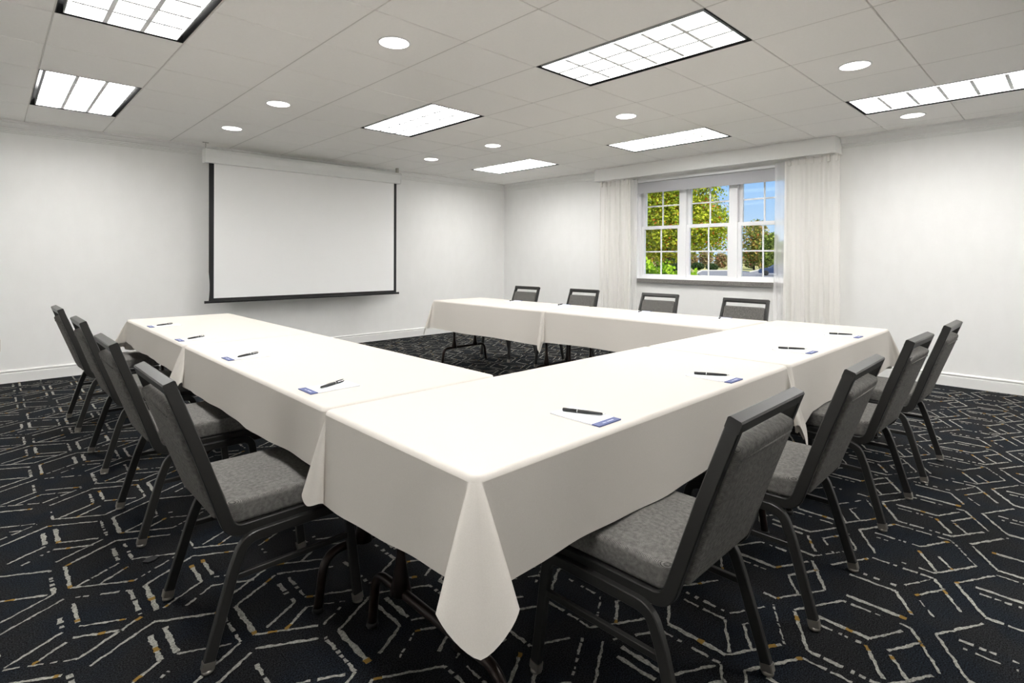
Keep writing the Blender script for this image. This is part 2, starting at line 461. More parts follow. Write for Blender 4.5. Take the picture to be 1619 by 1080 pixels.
VAR = [dict(a='solid', b='solid', c='dash', d='dash', e='solid', f='solid', g='dash', G='solid', h='solid', H='solid', i='solid', k='solid'),
       dict(a='solid', b='solid', c='solid', d='dash', e='gap', f='solid', g='solid', G='solid', h='solid', H='solid', i='dash', k='solid'),
       dict(a='solid', b='solid', c='solid', d='gap', e='solid', f='dash', g='dash', G='solid', h='dash', H='solid', i='solid', k='dash')]
PX, PY = 0.402, 0.361
row = 0
for r in range(-10, 20):
    cy = 0.480 + r * PY
    if cy < YB + .25 or cy > YF - .05: continue
    for k in range(-10, 14):
        cx = 2.005 + k * PX + (PX / 2 if r % 2 else 0)
        if cx < XL + .2 or cx > XR - .1: continue
        rr = random.Random(1000 * (r % 4) + (k + 30) % 3)
        var = dict(VAR[(k + (r // 2)) % 3])
        for key in var:
            u_ = rr.random()
            if u_ < .10: var[key] = 'dash'
            elif u_ < .13: var[key] = 'gold'
            elif u_ < .19: var[key] = 'gap'
        for key, pl in HEX:
            if cy + pl[0][1] > YF - .02 or cy + pl[1][1] > YF - .02: continue
            if cx + max(pl[0][0], pl[1][0]) > XR - .02: continue
            sh = rr.uniform(.82, 1.0) if rr.random() < .4 else 1.0
            q = (pl[0][0] + (pl[1][0] - pl[0][0]) * sh, pl[0][1] + (pl[1][1] - pl[0][1]) * sh)
            seg((cx, cy), pl[0], q, var[key], rr)
me = yarn.mesh('carpet_pattern', [M_yarn, M_gold])
cp = meshobj('carpet_pattern', me, fl); cp['kind'] = 'stuff'; cp['label'] = 'ivory and gold broken hexagon lines in dark carpet'

# ------------------------------------------------------------------ ceiling lights
def troffer(i, j, label):
    cx, cy = GX + (i + .5) * M_grid, GY + (j + 1) * M_grid
    root = empty('ceiling_troffer', (cx, cy, ZC)); tag(root, label, 'ceiling light', 'fluorescent troffers in the ceiling')
    W, L = M_grid / 2 - .004, M_grid - .004
    rings = lambda w, l, z: [(-w, -l, z), (w, -l, z), (w, l, z), (-w, l, z)]
    mb = MB(); w1, l1 = W - .034, L - .018
    mb.rings([rings(W, L, .002), rings(W, L, .13)], False, True, smooth=False)
    mb.build('housing', M_black, root)
    mb = MB(); mb.rings([rings(W, L, .0005), rings(W - .004, L - .004, .0005), rings(W - .004, L - .004, .014), rings(W, L, .014), rings(W, L, .0005)], False, False, smooth=False)
    mb.build('frame', M_black, root)
    mb = MB(); mb.rings([rings(w1, l1, .004), rings(w1, l1, .062), rings(w1 - .006, l1 - .006, .062), rings(w1 - .006, l1 - .006, .004), rings(w1, l1, .004)], False, False, smooth=False)
    mb.build('louver_rim', M_louver, root)
    iw, il = w1 - .006, l1 - .006
    for k in (1, 2):
        x = -iw + 2 * iw * k / 3
        MB().box(x - .0014, x + .0014, -il, il, .006, .032).box(x - .0115, x + .0115, -il, il, .0035, .006).build('louver_blade', M_louver, root)
    for k in range(1, 6):
        y = -il + 2 * il * k / 6
        for c in range(3):
            xa = -iw + 2 * iw * c / 3 + .0116; xb = -iw + 2 * iw * (c + 1) / 3 - .0116
            MB().box(xa, xb, y - .0014, y + .0014, .006, .032).box(xa, xb, y - .0115, y + .0115, .0035, .006).build('louver_blade', M_louver, root)
    MB().box(-iw, iw, -il, il, .060, .066).build('lamp_panel', M_lamp, root)
    return root
troffer(*TROFFERS['A'], 'ceiling troffer light at far left near the screen wall, widest side slots')
troffer(*TROFFERS['F'], 'big ceiling troffer light cut off by the top edge above left')
troffer(*TROFFERS['H'], 'unseen ceiling troffer light added over the left side behind the viewpoint')  # unseen, carries on the fixture grid, added so the room light is even
troffer(*TROFFERS['B'], 'ceiling troffer light nearest the middle, just right of the screen')
troffer(*TROFFERS['C'], 'large ceiling troffer light with black rim, upper centre right')
troffer(*TROFFERS['I'], 'unseen ceiling troffer light added over the middle behind the viewpoint')  # unseen fixture, added to keep the lighting uniform
troffer(*TROFFERS['G'], 'smallest ceiling troffer light, in the far corner by the window wall')
troffer(*TROFFERS['D'], 'ceiling troffer light directly in front of the window valance')
troffer(*TROFFERS['E'], 'long ceiling troffer light cut off by the right edge')
troffer(*TROFFERS['J'], 'unseen ceiling troffer light added by the window wall behind the viewpoint')  # also out of view, added for even room light

def downlight(i, j, label):
    cx, cy = GX + i * M_grid, GY + j * M_grid
    root = empty('recessed_downlight', (cx, cy, ZC)); tag(root, label, 'downlight', 'round recessed downlights')
    MB().lathe([(.100, 0), (.100, -.003), (.094, -.005), (.088, -.004), (.088, 0)], 40, cap0=False, cap1=False).build('trim_ring', M_white, root)
    MB().lathe([(.088, -.0005), (.088, -.0030), (.06, -.0034), (.001, -.0034)], 40, cap0=True, cap1=True).build('lens', M_led, root)
    ld = bpy.data.lights.new('downlight_beam', 'SPOT'); ld.energy = SPOT_W; ld.spot_size = radians(115); ld.spot_blend = 0.7; ld.shadow_soft_size = .07
    ld.color = (1.0, 0.97, 0.92)
    lo = bpy.data.objects.new('downlight_beam', ld); COL.objects.link(lo); lo.parent = root; lo.location = (0, 0, -.012)
    return root
downlight(2.5, -3.5, 'largest round downlight, top of the picture left of centre')
downlight(2.5, -.5, 'middle one of three round downlights running to the screen')
downlight(2.5, 1.5, 'round downlight just above the left end of the projection screen')
downlight(6.5, -3.5, 'round downlight between the large central troffer and the window troffer')
downlight(6.5, -.5, 'round downlight right of the middle troffer, before the far corner')
downlight(6.5, 1.5, 'round downlight above the right end of the projection screen')
downlight(6.5, -6.5, 'big round downlight above the right-hand row of chairs')
downlight(9.5, -6.5, 'round downlight close to the bare right wall')
downlight(2.5, -6.5, 'round downlight above the near table corner, out of the picture')
downlight(6.5, -9.5, 'unseen round downlight added over the right side behind the viewpoint')  # unseen, added behind the camera to help light the room
downlight(2.5, -9.5, 'unseen round downlight added behind the viewpoint')  # second unseen downlight added for room light

# ------------------------------------------------------------------ windows
UW = (WIN_Y1 - WIN_Y0) / 3
XW = XR + 0.045       # inner face of the window frames
def window(n, ya, yb):
    root = empty('window_%d' % n, (XW, (ya + yb) / 2, WIN_Z0)); tag(root, kind='structure')
    hw = (yb - ya) / 2; H = WIN_Z1 - WIN_Z0
    mb = MB(); f = .045
    mb.box(0, .12, -hw, -hw + f, 0, H); mb.box(0, .12, hw - f, hw, 0, H); mb.box(0, .12, -hw + f, hw - f, 0, .026); mb.box(0, .12, -hw + f, hw - f, H - .04, H)
    mb.build('window_frame', M_vinyl, root)
    zm = 1.645 - WIN_Z0
    for nm, z0, z1, x0 in (('lower_sash', .026, zm + .022, .018), ('upper_sash', zm - .022, H - .04, .062)):
        s = MB(); y0, y1 = -hw + f, hw - f; st = .042; rl = .044
        s.box(x0, x0 + .038, y0, y0 + st, z0, z1); s.box(x0, x0 + .038, y1 - st, y1, z0, z1)
        rb = .034 if nm == 'lower_sash' else rl
        s.box(x0, x0 + .038, y0 + st, y1 - st, z0, z0 + rb); s.box(x0, x0 + .038, y0 + st, y1 - st, z1 - rl, z1)
        so = s.build(nm, M_vinyl, root)
        gy0, gy1, gz0, gz1 = y0 + st, y1 - st, z0 + rb, z1 - rl
        ym, zmid = (gy0 + gy1) / 2, (gz0 + gz1) / 2; b = .009
        MB().box(x0 + .014, x0 + .024, ym - b, ym + b, gz0, gz1).build('muntin', M_vinyl, so)
        MB().box(x0 + .014, x0 + .024, gy0, ym - b, zmid - b, zmid + b).build('muntin', M_vinyl, so)
        MB().box(x0 + .014, x0 + .024, ym + b, gy1, zmid - b, zmid + b).build('muntin', M_vinyl, so)
        for a, c in ((gy0, ym - b), (ym + b, gy1)):
            for e, g in ((gz0, zmid - b), (zmid + b, gz1)):
                me = MB(); me.add([(x0 + .019, a, e), (x0 + .019, c, e), (x0 + .019, c, g), (x0 + .019, a, g)], [(0, 1, 2, 3)])
                me.build('pane', M_glass, so)
    return root
for n in range(3):
    window(n + 1, WIN_Y1 - (n + 1) * UW, WIN_Y1 - n * UW)
# stone sill, casing
o = MB().box(XR - .045, XR + .045, WIN_Y0 - .02, WIN_Y1 + .02, .878, .932).build('window_sill', M_stone)
tag(o, 'speckled grey stone sill under the triple window', 'window sill')
mb = MB()
mb.box(XR - .006, XR + .16, WIN_Y1 - .004, WIN_Y1 + .016, WIN_Z0, WIN_Z1); mb.box(XR - .006, XR + .16, WIN_Y0 - .016, WIN_Y0 + .004, WIN_Z0, WIN_Z1)
o = mb.build('trim_4', M_vinyl); tag(o, kind='structure')

# roller shade
rs = empty('roller_shade', (XR - .03, (WIN_Y0 + WIN_Y1) / 2, 2.13)); tag(rs, 'light grey roller shade pulled a little way down over the window', 'roller shade')
hw = (WIN_Y1 - WIN_Y0) / 2
MB().box(-.004, -.0025, -hw - .005, hw + .005, 0.0, .16).build('fabric', M_shade, rs)
MB().box(-.008, .002, -hw - .005, hw + .005, -.008, .004).build('hem_bar', M_shade, rs)
MB().box(-.034, .024, -hw - .012, hw + .012, .145, .175).build('cassette', M_white, rs)
MB().box(-.030, .026, hw + .012, hw + .030, .0, .215).build('bracket', M_white, rs)
MB().box(-.030, .026, -hw - .030, -hw - .012, .0, .215).build('bracket', M_white, rs)

# box valance
VX, VY0, VY1, VZ0 = 6.435, 1.785, 4.945, 2.338
va = empty('box_valance', (VX, (VY0 + VY1) / 2, VZ0)); tag(va, 'long white box valance over the window, touching the ceiling', 'valance')
hl = (VY1 - VY0) / 2; vh = ZC - VZ0 - .001; vd = XR - VX - .001
MB().box(0, .018, -hl, hl, .010, vh).build('front_board', M_trim, va)
MB().box(.018, vd, -hl, -hl + .018, .010, vh).build('end_board', M_trim, va)
MB().box(.018, vd, hl - .018, hl, .010, vh).build('end_board', M_trim, va)
mb = MB(); mb.box(-.010, .020, -hl - .010, hl + .010, 0, .014); mb.box(.020, vd, -hl - .010, -hl + .020, 0, .014); mb.box(.020, vd, hl - .020, hl + .010, 0, .014)
mb.build('bottom_lip', M_trim, va)
MB().box(.018, vd, -hl + .018, hl - .018, vh - .020, vh - .004).build('top_board', M_trim, va)

# curtains
def curtain(name, y_a, y_b, sheer_w, label):
    """body from y_a to y_b, sheer edge next to the window beyond y_b"""
    root = empty(name, (6.55, (y_a + y_b) / 2, .015)); tag(root, label, 'curtain', 'sheer window curtains')
    yc = (y_a + y_b) / 2; zt = 2.325; sg = 1 if y_b > y_a else -1
    def panel(nm, ya, yb, folds, amp, m, xo, seed, flare):
        rr = random.Random(seed); n = folds * 14; rows = 26; ph = [rr.uniform(-.5, .5) for _ in range(folds + 1)]; mb = MB(); R = []
        for k in range(rows + 1):
            t = k / rows; z = zt - .015 - t * (zt - .03); r = []
            fl_ = 1 + flare * t
            for c in range(n + 1):
                s = c / n; a = s * folds; fi = min(int(a), folds - 1); p = ph[fi] * (1 - (a - fi)) + ph[fi + 1] * (a - fi)
                am = amp * (.45 + .75 * t) * (1 + .4 * sin(3.1 * a + seed))
                x = xo + am * sin(2 * pi * a + p * 1.5 + .5 * sin(t * 3 + a))
                y = (ya + (yb - ya) * s - yc) * fl_ + .012 * sin(4 * pi * a + 2 * t) * t
                r.append((x, y, z))
            R.append(r)
        mb.rings(R, False, False, smooth=True, closed=False)
        return mb.build(nm, m, root, fix=False)
    panel('curtain_panel', y_a, y_b, 6, .020, M_curt, 0, 3, .05)
    panel('sheer_edge', y_b - sg * .05, y_b + sg * sheer_w, 2, .010, M_sheer, .02, 8, .02)
    mb = MB()
    for k in range(7):
        y = y_a + (y_b - y_a) * (k + .35) / 7 - yc
        mb.box(-.014, .014, y - .012, y + .012, zt - .075, zt - .002)
    mb.build('pinch_pleats', M_curt, root)
    return root
curtain('sheer_curtain', 4.93, 4.40, .10, 'cream sheer curtain left of the window')
curtain('sheer_curtain', 1.775, 2.33, .115, 'cream sheer curtain right of the window, covering part of its panes')

# ------------------------------------------------------------------ projection screen
SY = 6.86
ps = empty('projection_screen', (3.03, SY, .69)); tag(ps, 'large white pull-down projection screen with black border', 'projection screen')
ox, oz = 3.03, .69
def part(mb, nm, m, parent): 
    return mb.xf(Matrix.Translation((-ox, -SY, -oz))).build(nm, m, parent)
cz0, cz1 = 2.285, 2.440
prof = [(SY - .055, cz0), (SY + .05, cz0), (SY + .062, cz0 + .03), (SY + .062, cz1 - .03), (SY + .045, cz1), (SY - .045, cz1), (SY - .070, cz1 - .035), (SY - .070, cz0 + .058)]
mb = MB(); mb.rings([[(x, y, z) for y, z in prof] for x in (1.775, 4.292)], True, True, smooth=False); case = part(mb, 'case', M_case, ps)
for x0, x1 in ((1.757, 1.775), (4.292, 4.308)):
    e = [(y + (.004 if y > SY else -.004), z + (.003 if z > 2.36 else -.003)) for y, z in prof]
    mb = MB(); mb.rings([[(x, y, z) for y, z in e] for x in (x0, x1)], True, True, smooth=False); part(mb, 'end_cap', M_case, ps)
sl, sr, st_, sb = 1.810, 4.265, cz0 + .01, .745
bw = .052
def fab(x0, x1, z0, z1, nm, m, y=0.0, warp=0):
    mb = MB(); R = []; n = 24
    for k in range(n + 1):
        t = k / n; z = z1 + (z0 - z1) * t
        wv = warp * (0.010 * sin(pi * min(1, max(0, (t - .8) / .2))) if t > .8 else 0)
        R.append([(x0 - wv, SY + y - .0012, z), (x1, SY + y - .0012, z), (x1, SY + y + .0012, z), (x0 - wv, SY + y + .0012, z)])
    mb.rings(R, True, True, smooth=False); return part(mb, nm, m, ps)
fab(sl + bw, sr - bw * .8, sb, st_, 'viewing_surface', M_screen)
fab(sl, sl + bw, sb - .03, st_, 'black_border', M_scrblack, 0, -1)
fab(sr - bw * .8, sr, sb - .03, st_, 'black_border', M_scrblack)
part(MB().box(sl + bw, sr - bw * .8, SY - .0012, SY + .0012, sb - .03, sb), 'black_border', M_scrblack, ps)
mb = MB(); mb.tube([(1.775, SY, .703), (4.30, SY, .703)], .014, 12); wb = part(mb, 'weight_bar', M_scrblack, ps)
mb = MB(); mb.tube([(1.768, SY, .703), (1.776, SY, .703)], .016, 12); mb.tube([(4.299, SY, .703), (4.306, SY, .703)], .016, 12); part(mb, 'end_plugs', M_scrblack, ps)
# hangers: eye plate and wire at the left, steel bracket at the right
mb = MB(); mb.box(1.745, 1.805, SY - .012, SY + .012, ZC - .006, ZC - .001); part(mb, 'hook_plate', M_galv, ps)
mb = MB()
for q in range(3):
    zc = ZC - .014 - q * .024
    pts = [(1.775 + (.006 * cos(a) if q % 2 else 0), SY + (.006 * cos(a) if not q % 2 else 0), zc + .014 * sin(a)) for a in [2 * pi * k / 10 for k in range(11)]]
    mb.tube(pts, .0018, 6)
part(mb, 'chain', M_galv, ps)
mb = MB(); mb.box(4.262, 4.268, SY - .02, SY + .02, cz1, ZC - .003); mb.box(4.268, 4.290, SY - .02, SY - .015, cz1, ZC - .003); mb.box(4.284, 4.290, SY - .02, SY + .02, cz1, ZC - .003)
part(mb, 'hanging_bracket', M_galv, ps)

# wall outlet at the picture's left edge
wo = empty('wall_outlet', (.050, YF, .365)); tag(wo, 'almond wall outlet plate at the left edge, low on the screen wall', 'outlet')
MB().box(-.035, .036, -.007, 0, -.058, .058).build('cover_plate', M_outlet, wo)
for dz in (-.022, .022):
    MB().lathe([(.016, 0), (.016, .003), (.014, .004)], 18).xf(Matrix.Translation((0, -.007, dz)) @ Matrix.Rotation(radians(90), 4, 'X')).build('socket', M_outlet, wo)

# small grey patch on the carpet
mb = MB(); pts = [(-.030, -.004), (-.014, -.022), (.012, -.018), (.028, .002), (.014, .020), (-.012, .018)]
mb.rings([[(x, y, 0.0) for x, y in pts], [(x, y, .004) for x, y in pts], [(x * .92, y * .92, .005) for x, y in pts]], False, True, smooth=False)
pc = mb.build('floor_patch', M_patch); pc.location = (.472, 2.568, 0.0024)
tag(pc, 'small dark grey flat patch on the carpet behind the left chairs', 'floor cover')

# ------------------------------------------------------------------ tables and cloths
ZT = 0.73
def table(x0, x1, y0, y1, label):
    """folding table, long axis along x or y"""
    cx, cy = (x0 + x1) / 2, (y0 + y1) / 2
    L, W = (x1 - x0, y1 - y0) if x1 - x0 > y1 - y0 else (y1 - y0, x1 - x0)
    rz = 0 if x1 - x0 > y1 - y0 else pi / 2
    root = empty('folding_table', (cx, cy, 0), rz); tag(root, label, 'table', 'folding banquet tables under white cloths')
    a, b = L / 2 - .012, W / 2 - .012
    MB().box(-a, a, -b, b, ZT - .030, ZT - .006).build('tabletop', M_tabtop, root)
    MB().box(-a + .03, a - .03, -b + .03, b - .03, ZT - .062, ZT - .030).build('apron', M_tabtop, root)
    for s in (-1, 1):
        x = s * (a - .12)
        lf = empty_part('leg_frame', root, (x, 0, 0))
        path = fillet([(0, -.325, .012), (0, -.300, .190), (0, .300, .190), (0, .325, .012)], .075, 8)
        MB().tube(path, .015, 12).build('foot_rail', M_tableg, lf)
        for q in (-1, 1):
            MB().tube([(0, q * .155, .185), (0, q * .155, .235), (0, q * .155, .30), (0, q * .155, ZT - .062)], [.034, .024, .0135, .0135], 12).build('post', M_tableg, lf)
            MB().lathe([(.018, 0), (.020, .004), (.018, .016)], 12, c=(0, q * .325, .0)).build('foot_cap', M_black, lf)
    return root
def empty_part(name, parent, loc):
    """a part that carries sub-parts: a small mounting plate mesh"""
    mb = MB().box(-.03, .03, -.22, .22, ZT - .066, ZT - .062)
    o = mb.build(name, M_tableg, parent); o.location = loc
    return o

def cloth(x0, x1, y0, y1, hem, corners, label, seed=1, inset=(0, 0, 0, 0)):
    """hem: (S,E,N,W) -> (drop, outward); corners: (SW,SE,NE,NW) -> None or (angle_deg, protrude, halfwidth, tipdrop)"""
    rr = random.Random(seed); R0 = .030
    root = empty('tablecloth', ((x0 + x1) / 2, (y0 + y1) / 2, ZT)); tag(root, label, 'tablecloth', 'white cloths on the folding tables')
    C = [(x0, y0), (x1, y0), (x1, y1), (x0, y1)]
    dirs = [Vector((1, 0)), Vector((0, 1)), Vector((-1, 0)), Vector((0, -1))]
    outs = [Vector((0, -1)), Vector((1, 0)), Vector((0, 1)), Vector((-1, 0))]
    top = []; edge = []; hm = []; fold = []
    for s in range(4):
        A = Vector(C[s]); B = Vector(C[(s + 1) % 4]); L = (B - A).length; d = dirs[s]; o = outs[s]; drop, ow = hem[s]; fn = drop if callable(drop) else None; drop = (drop(0), drop(1)) if fn else drop; dA, dB = drop if isinstance(drop, tuple) else (drop, drop); drop = dB
        n = max(10, int(L / .03)); p1, p2 = rr.uniform(0, 6), rr.uniform(0, 6)
        def sidehem(t):
            wv = .005 * sin(2 * pi * t * L / .72 + p1) + .002 * sin(2 * pi * t * L / .27 + p2) if ow > .005 else 0
            dz = .004 * sin(2 * pi * t * L / 1.1 + p2) if ow > .005 else 0
            return ow + wv, (fn(t) if fn else dA + (dB - dA) * t) + dz
        for k in range(n + 1):
            t = k / n; sct = R0 + (L - 2 * R0) * t; P = A + d * sct
            w_, dz = sidehem(t)
            edge.append(P); hm.append((P + o * w_, dz)); top.append(P - o * .012); fold.append(0)
        c = corners[(s + 1) % 4]; o2 = outs[(s + 1) % 4]; cc = B - d * R0 + (-o) * R0     # centre of the rounded corner
        m = 30; a0 = atan2(o.y, o.x); drop2, ow2 = hem[(s + 1) % 4]; drop2 = drop2(0) if callable(drop2) else drop2; drop2 = drop2[0] if isinstance(drop2, tuple) else drop2
        ang = (lambda t: a0 + t * pi / 2)
        if c:
            da = radians(c[0]); out = Vector((cos(da), sin(da))); tan = Vector((-out.y, out.x))
            Pa = B - d * R0 + o * ow - B; Pb = B + dirs[(s + 1) % 4] * R0 + o2 * ow2 - B
            hwid, pr_, tip = c[2], c[1], c[3]
            loc = [(Pa.dot(tan), Pa.dot(out)), (-hwid * .42, pr_ * .25), (-hwid * .98, pr_ * .52), (-hwid * .86, pr_ * .80), (-hwid * .45, pr_ * .96), (0, pr_), (hwid * .45, pr_ * .96), (hwid * .86, pr_ * .80), (hwid * .98, pr_ * .52), (hwid * .42, pr_ * .25), (Pb.dot(tan), Pb.dot(out))]
            cur = catmull([(x, y, 0) for x, y in loc], m)
        for k in range(1, m):
            t = k / m; aa = ang(t); e = cc + Vector((cos(aa), sin(aa))) * R0
            edge.append(e); top.append(cc + Vector((cos(aa), sin(aa))) * (R0 - .012))
            base = drop * (1 - t) + drop2 * t
            if c:
                h2 = B + tan * cur[k].x + out * cur[k].y
                tau = abs(cur[k].x) / max(hwid, 1e-4); f_ = max(0.0, min(1.0, (cur[k].y / pr_ - .35) / .45))
                hm.append((h2, base + f_ * (-.008 + tip * max(0, 1 - tau ** 1.35)))); fold.append(1)
            else:
                w_ = ow * (1 - t) + ow2 * t
                hm.append((cc + Vector((cos(aa), sin(aa))) * (R0 + w_), base)); fold.append(0)
    N = len(edge); rings = []
    rings.append([(p.x, p.y, 0) for p in top])
    rings.append([(p.x + (e.x - p.x) * .7, p.y + (e.y - p.y) * .7, -.0035) for p, e in zip(top, edge)])
    rings.append([(e.x, e.y, -.012) for e in edge])
    K = 16
    for k in range(1, K + 1):
        t = k / K; r = []
        for e, (h, dz), f_ in zip(edge, hm, fold):
            tt = t ** (.92 if f_ else 1.15)
            r.append((e.x + (h.x - e.x) * tt, e.y + (h.y - e.y) * tt, -.012 - (dz - .012) * t))
        rings.append(r)
    cx, cy = (x0 + x1) / 2, (y0 + y1) / 2
    rings = [[(x - cx, y - cy, z) for x, y, z in r] for r in rings]
    mb = MB(); mb.rings(rings[2:], False, False, smooth=True)
    mb.build('skirt', M_cloth, root, fix=False)
    mb = MB(); mb.rings(rings[:3], True, False, smooth=True)
    to = mb.build('cloth_top', M_cloth, root, fix=False)
    return root

G_ = .004
# left row
table(.782, 1.502, 3.402, 5.095, 'cloth-covered folding table at the far end of the left row')
cloth(.770, 1.512, 3.390 + G_, 5.100, ((.20, .0), (.26, .012), (.24, .012), (.170, .012)),
      ((192, .060, .062, .10), None, (45, .08, .05, .06), (140, .085, .055, .05)), 'white tablecloth on the far table of the left row', 1)
table(.782, 1.502, 1.672, 3.378, 'cloth-covered folding table in the left row next to the near corner')
cloth(.770, 1.512, 1.660 + G_, 3.390 - G_, ((.25, .0), (.25, .012), (.25, .0), ((.215, .200), .012)),
      (None, (-45, .05, .03, .03), None, None), 'white tablecloth on the left row table beside the near corner table', 2)
# near row (parallel to the screen wall)
table(.782, 2.602, .922, 1.648, 'cloth-covered folding table at the near corner, closest to the viewpoint')
cloth(.762, 2.612 - G_, .908, 1.660 - G_, ((.252, .014), (.25, .0), (.25, .010), ((.285, .236), .014)),
      ((236, .118, .086, .070), (-80, .075, .058, .13), None, (198, .060, .042, .02)), 'white tablecloth on the nearest table, its corner hanging toward the viewpoint', 3)
table(2.622, 4.468, .918, 1.648, 'cloth-covered folding table in the near row by the window side')
cloth(2.612 + G_, 4.480, .905, 1.660 - G_, ((lambda t: .252 + .055 * max(0.0, 1 - t / .12) ** .7, .014), (.28, .012), (.25, .008), (.25, .0)),
      ((-100, .06, .035, .05), (-45, .10, .06, .08), (45, .08, .05, .05), None), 'white tablecloth on the near row table by the bare right wall', 4)
# window row
table(3.662, 4.358, 1.674, 3.378, 'cloth-covered folding table in the window row, nearer the viewpoint')
cloth(3.650, 4.370, 1.660 + G_, 3.390 - G_, ((.25, .0), (.25, .012), (.25, .0), ((.28, .245), .014)),
      (None, None, None, (170, .06, .035, .10)), 'white tablecloth on the nearer table of the window row', 5)
table(3.662, 4.358, 3.402, 5.098, 'cloth-covered folding table at the far end of the window row')
cloth(3.650, 4.370, 3.390 + G_, 5.110, ((.25, .0), (.25, .012), (.29, .012), (.315, .014)),
      ((195, .06, .035, .10), None, (45, .08, .05, .07), (135, .095, .06, .11)), 'white tablecloth on the far table of the window row', 6)

# ------------------------------------------------------------------ chairs
def cushion(L, W, H, rc, re, crown, nu=8):
    """rounded cushion centred at origin, L along x, W along y, H along z"""
    def outline(inset):
        pts = []; a, b = L / 2 - inset, W / 2 - inset; r = max(rc - inset, .004)
        for cx, cy, a0 in ((a - r, b - r, 0), (-a + r, b - r, 90), (-a + r, -b + r, 180), (a - r, -b + r, 270)):
            for k in range(nu + 1):
                t = radians(a0 + 90 * k / nu); pts.append((cx + r * cos(t), cy + r * sin(t)))
        return pts
    R = []
    for k in range(6):
        t = k / 5 * pi / 2; ins = re * (1 - sin(t)); z = -H / 2 + re * (1 - cos(t)) if False else -H / 2 + re * (1 - cos(t))
        R.append([(x, y, z) for x, y in outline(ins)])
    for k in range(6):
        t = k / 5 * pi / 2; ins = re * (1 - cos(t)); z = H / 2 - re + re * sin(t)
        R.append([(x, y, z) for x, y in outline(ins)])
    for f, zz in ((.6, .55), (.3, .85), (.08, 1.0)):
        R.append([(x * f, y * f, H / 2 + crown * zz) for x, y in outline(re)])
    return MB().rings(R, True, True, smooth=True)

def make_chair():
    root = empty('banquet_chair')
    # L-shaped frame: back posts running into seat rails, joined by the top rail
    fr = MB()
    for s in (-1, 1):
        y = s * .208; yt = s * .192
        path = fillet([(-.088, yt, .836), (-.016, y - s * .007, .634), (.070, y, .372), (.485, y, .372)], [.6, .055], 8)
        fr.sweep(path, (0, 1, 0), .011, .0175)
    fr.sweep([(-.0875, -.203, .8355), (-.0875, .203, .8355)], (.345, 0, -.939), .0165, .0175)
    bf = fr.build('back_frame', M_frame, root)
    cb = MB().sweep([(.46, -.197, .372), (.46, .197, .372)], (0, 0, 1), .013, .010); cb.build('front_seat_rail', M_frame, root)
    for s in (-1, 1):
        y = s * .228; yf = s * .238
        path = fillet([(0, yf, .018), (.072, y, .262), (.105, y, .350), (.28, y, .352)], [.25, .06], 8)
        lg = MB().sweep(path, (0, 1, 0), .0105, .0155).build('leg', M_frame, root)
        MB().lathe([(.014, 0), (.017, .002), (.017, .008), (.012, .012)], 12, c=(.0, yf, 0)).build('glide', M_glide, lg)
        MB().sweep([(-.0005, yf, .010), (.004, yf, .032)], (0, 1, 0), .0125, .0175).build('foot_sleeve', M_glide, lg)
        path = fillet([(.478, yf, .018), (.452, y, .262), (.440, y, .352), (.28, y, .352)], [.25, .05], 8)
        lg = MB().sweep(path, (0, 1, 0), .0105, .0155).build('leg', M_frame, root)
        MB().lathe([(.014, 0), (.017, .002), (.017, .008), (.012, .012)], 12, c=(.478, yf, 0)).build('glide', M_glide, lg)
        MB().sweep([(.4785, yf, .010), (.4755, yf, .032)], (0, 1, 0), .0125, .0175).build('foot_sleeve', M_glide, lg)
        MB().sweep([(.075, s * .2285, .243), (.456, s * .2285, .243)], (0, 1, 0), .008, .009).build('stretcher', M_frame, root)
    st = cushion(.450, .420, .070, .045, .014, .009); st.xf(Matrix.Translation((.285, 0, .425))); st.build('seat', M_tweed, root)
    bk = cushion(.392, .366, .050, .022, .014, .006)
    ang = atan2(.088, .30)
    # local x of the cushion runs down the back, z (crown) points backwards
    Mx = Matrix.Translation((-.007, 0, .598)) @ Matrix(((.338, 0, -.941, 0), (0, 1, 0, 0), (-.941, 0, -.338, 0), (0, 0, 0, 1)))
    bk.xf(Mx); bo = bk.build('backrest', M_tweed, root)
    w1 = MB(); Mp = Mx
    pts = [(-.165, -.160, .026), (-.165, .160, .026)]
    w1.tube([Mp @ Vector(p) for p in pts], .0028, 6); w1.build('piping', M_tweed, bo)
    return root

CH = [ # rear-foot midpoint x, y, heading, label
    (.462, 1.995, 0, 'nearest grey tweed chair on the left side, beside the near corner table'),
    (.462, 2.955, 0, 'second grey tweed chair from the viewpoint on the left side'),
    (.466, 4.000, 0, 'third grey tweed chair from the viewpoint on the left side'),
    (.445, 5.030, 0, 'farthest grey tweed chair on the left side, nearest the screen wall'),
    (1.402, .625, 90, 'nearest grey tweed chair in the front right, back toward the viewpoint'),
    (2.185, .602, 90, 'second grey tweed chair in the row along the right'),
    (3.112, .600, 90, 'third grey tweed chair in the row along the right'),
    (3.893, .580, 90, 'last grey tweed chair in the right row, nearest the bare wall'),
    (4.840, 4.845, 180, 'leftmost grey chair behind the far table, nearest the room corner'),
    (4.870, 3.955, 180, 'grey chair behind the far table, second from the corner, before the curtain'),
    (4.850, 2.960, 180, 'grey chair behind the far table under the left part of the window'),
    (4.775, 2.060, 180, 'rightmost grey chair behind the far table, under the right window panes')]
proto = make_chair()
jit = random.Random(5)
for k, (x, y, a, lab) in enumerate(CH):
    c = proto if k == 0 else None
    if c is None: c = copy_tree(proto)
    c.location = (x, y, .0024); c.rotation_euler = (0, 0, radians(a + jit.uniform(-1.2, 1.2)))
    tag(c, lab, 'chair', 'grey tweed banquet chairs around the tables')

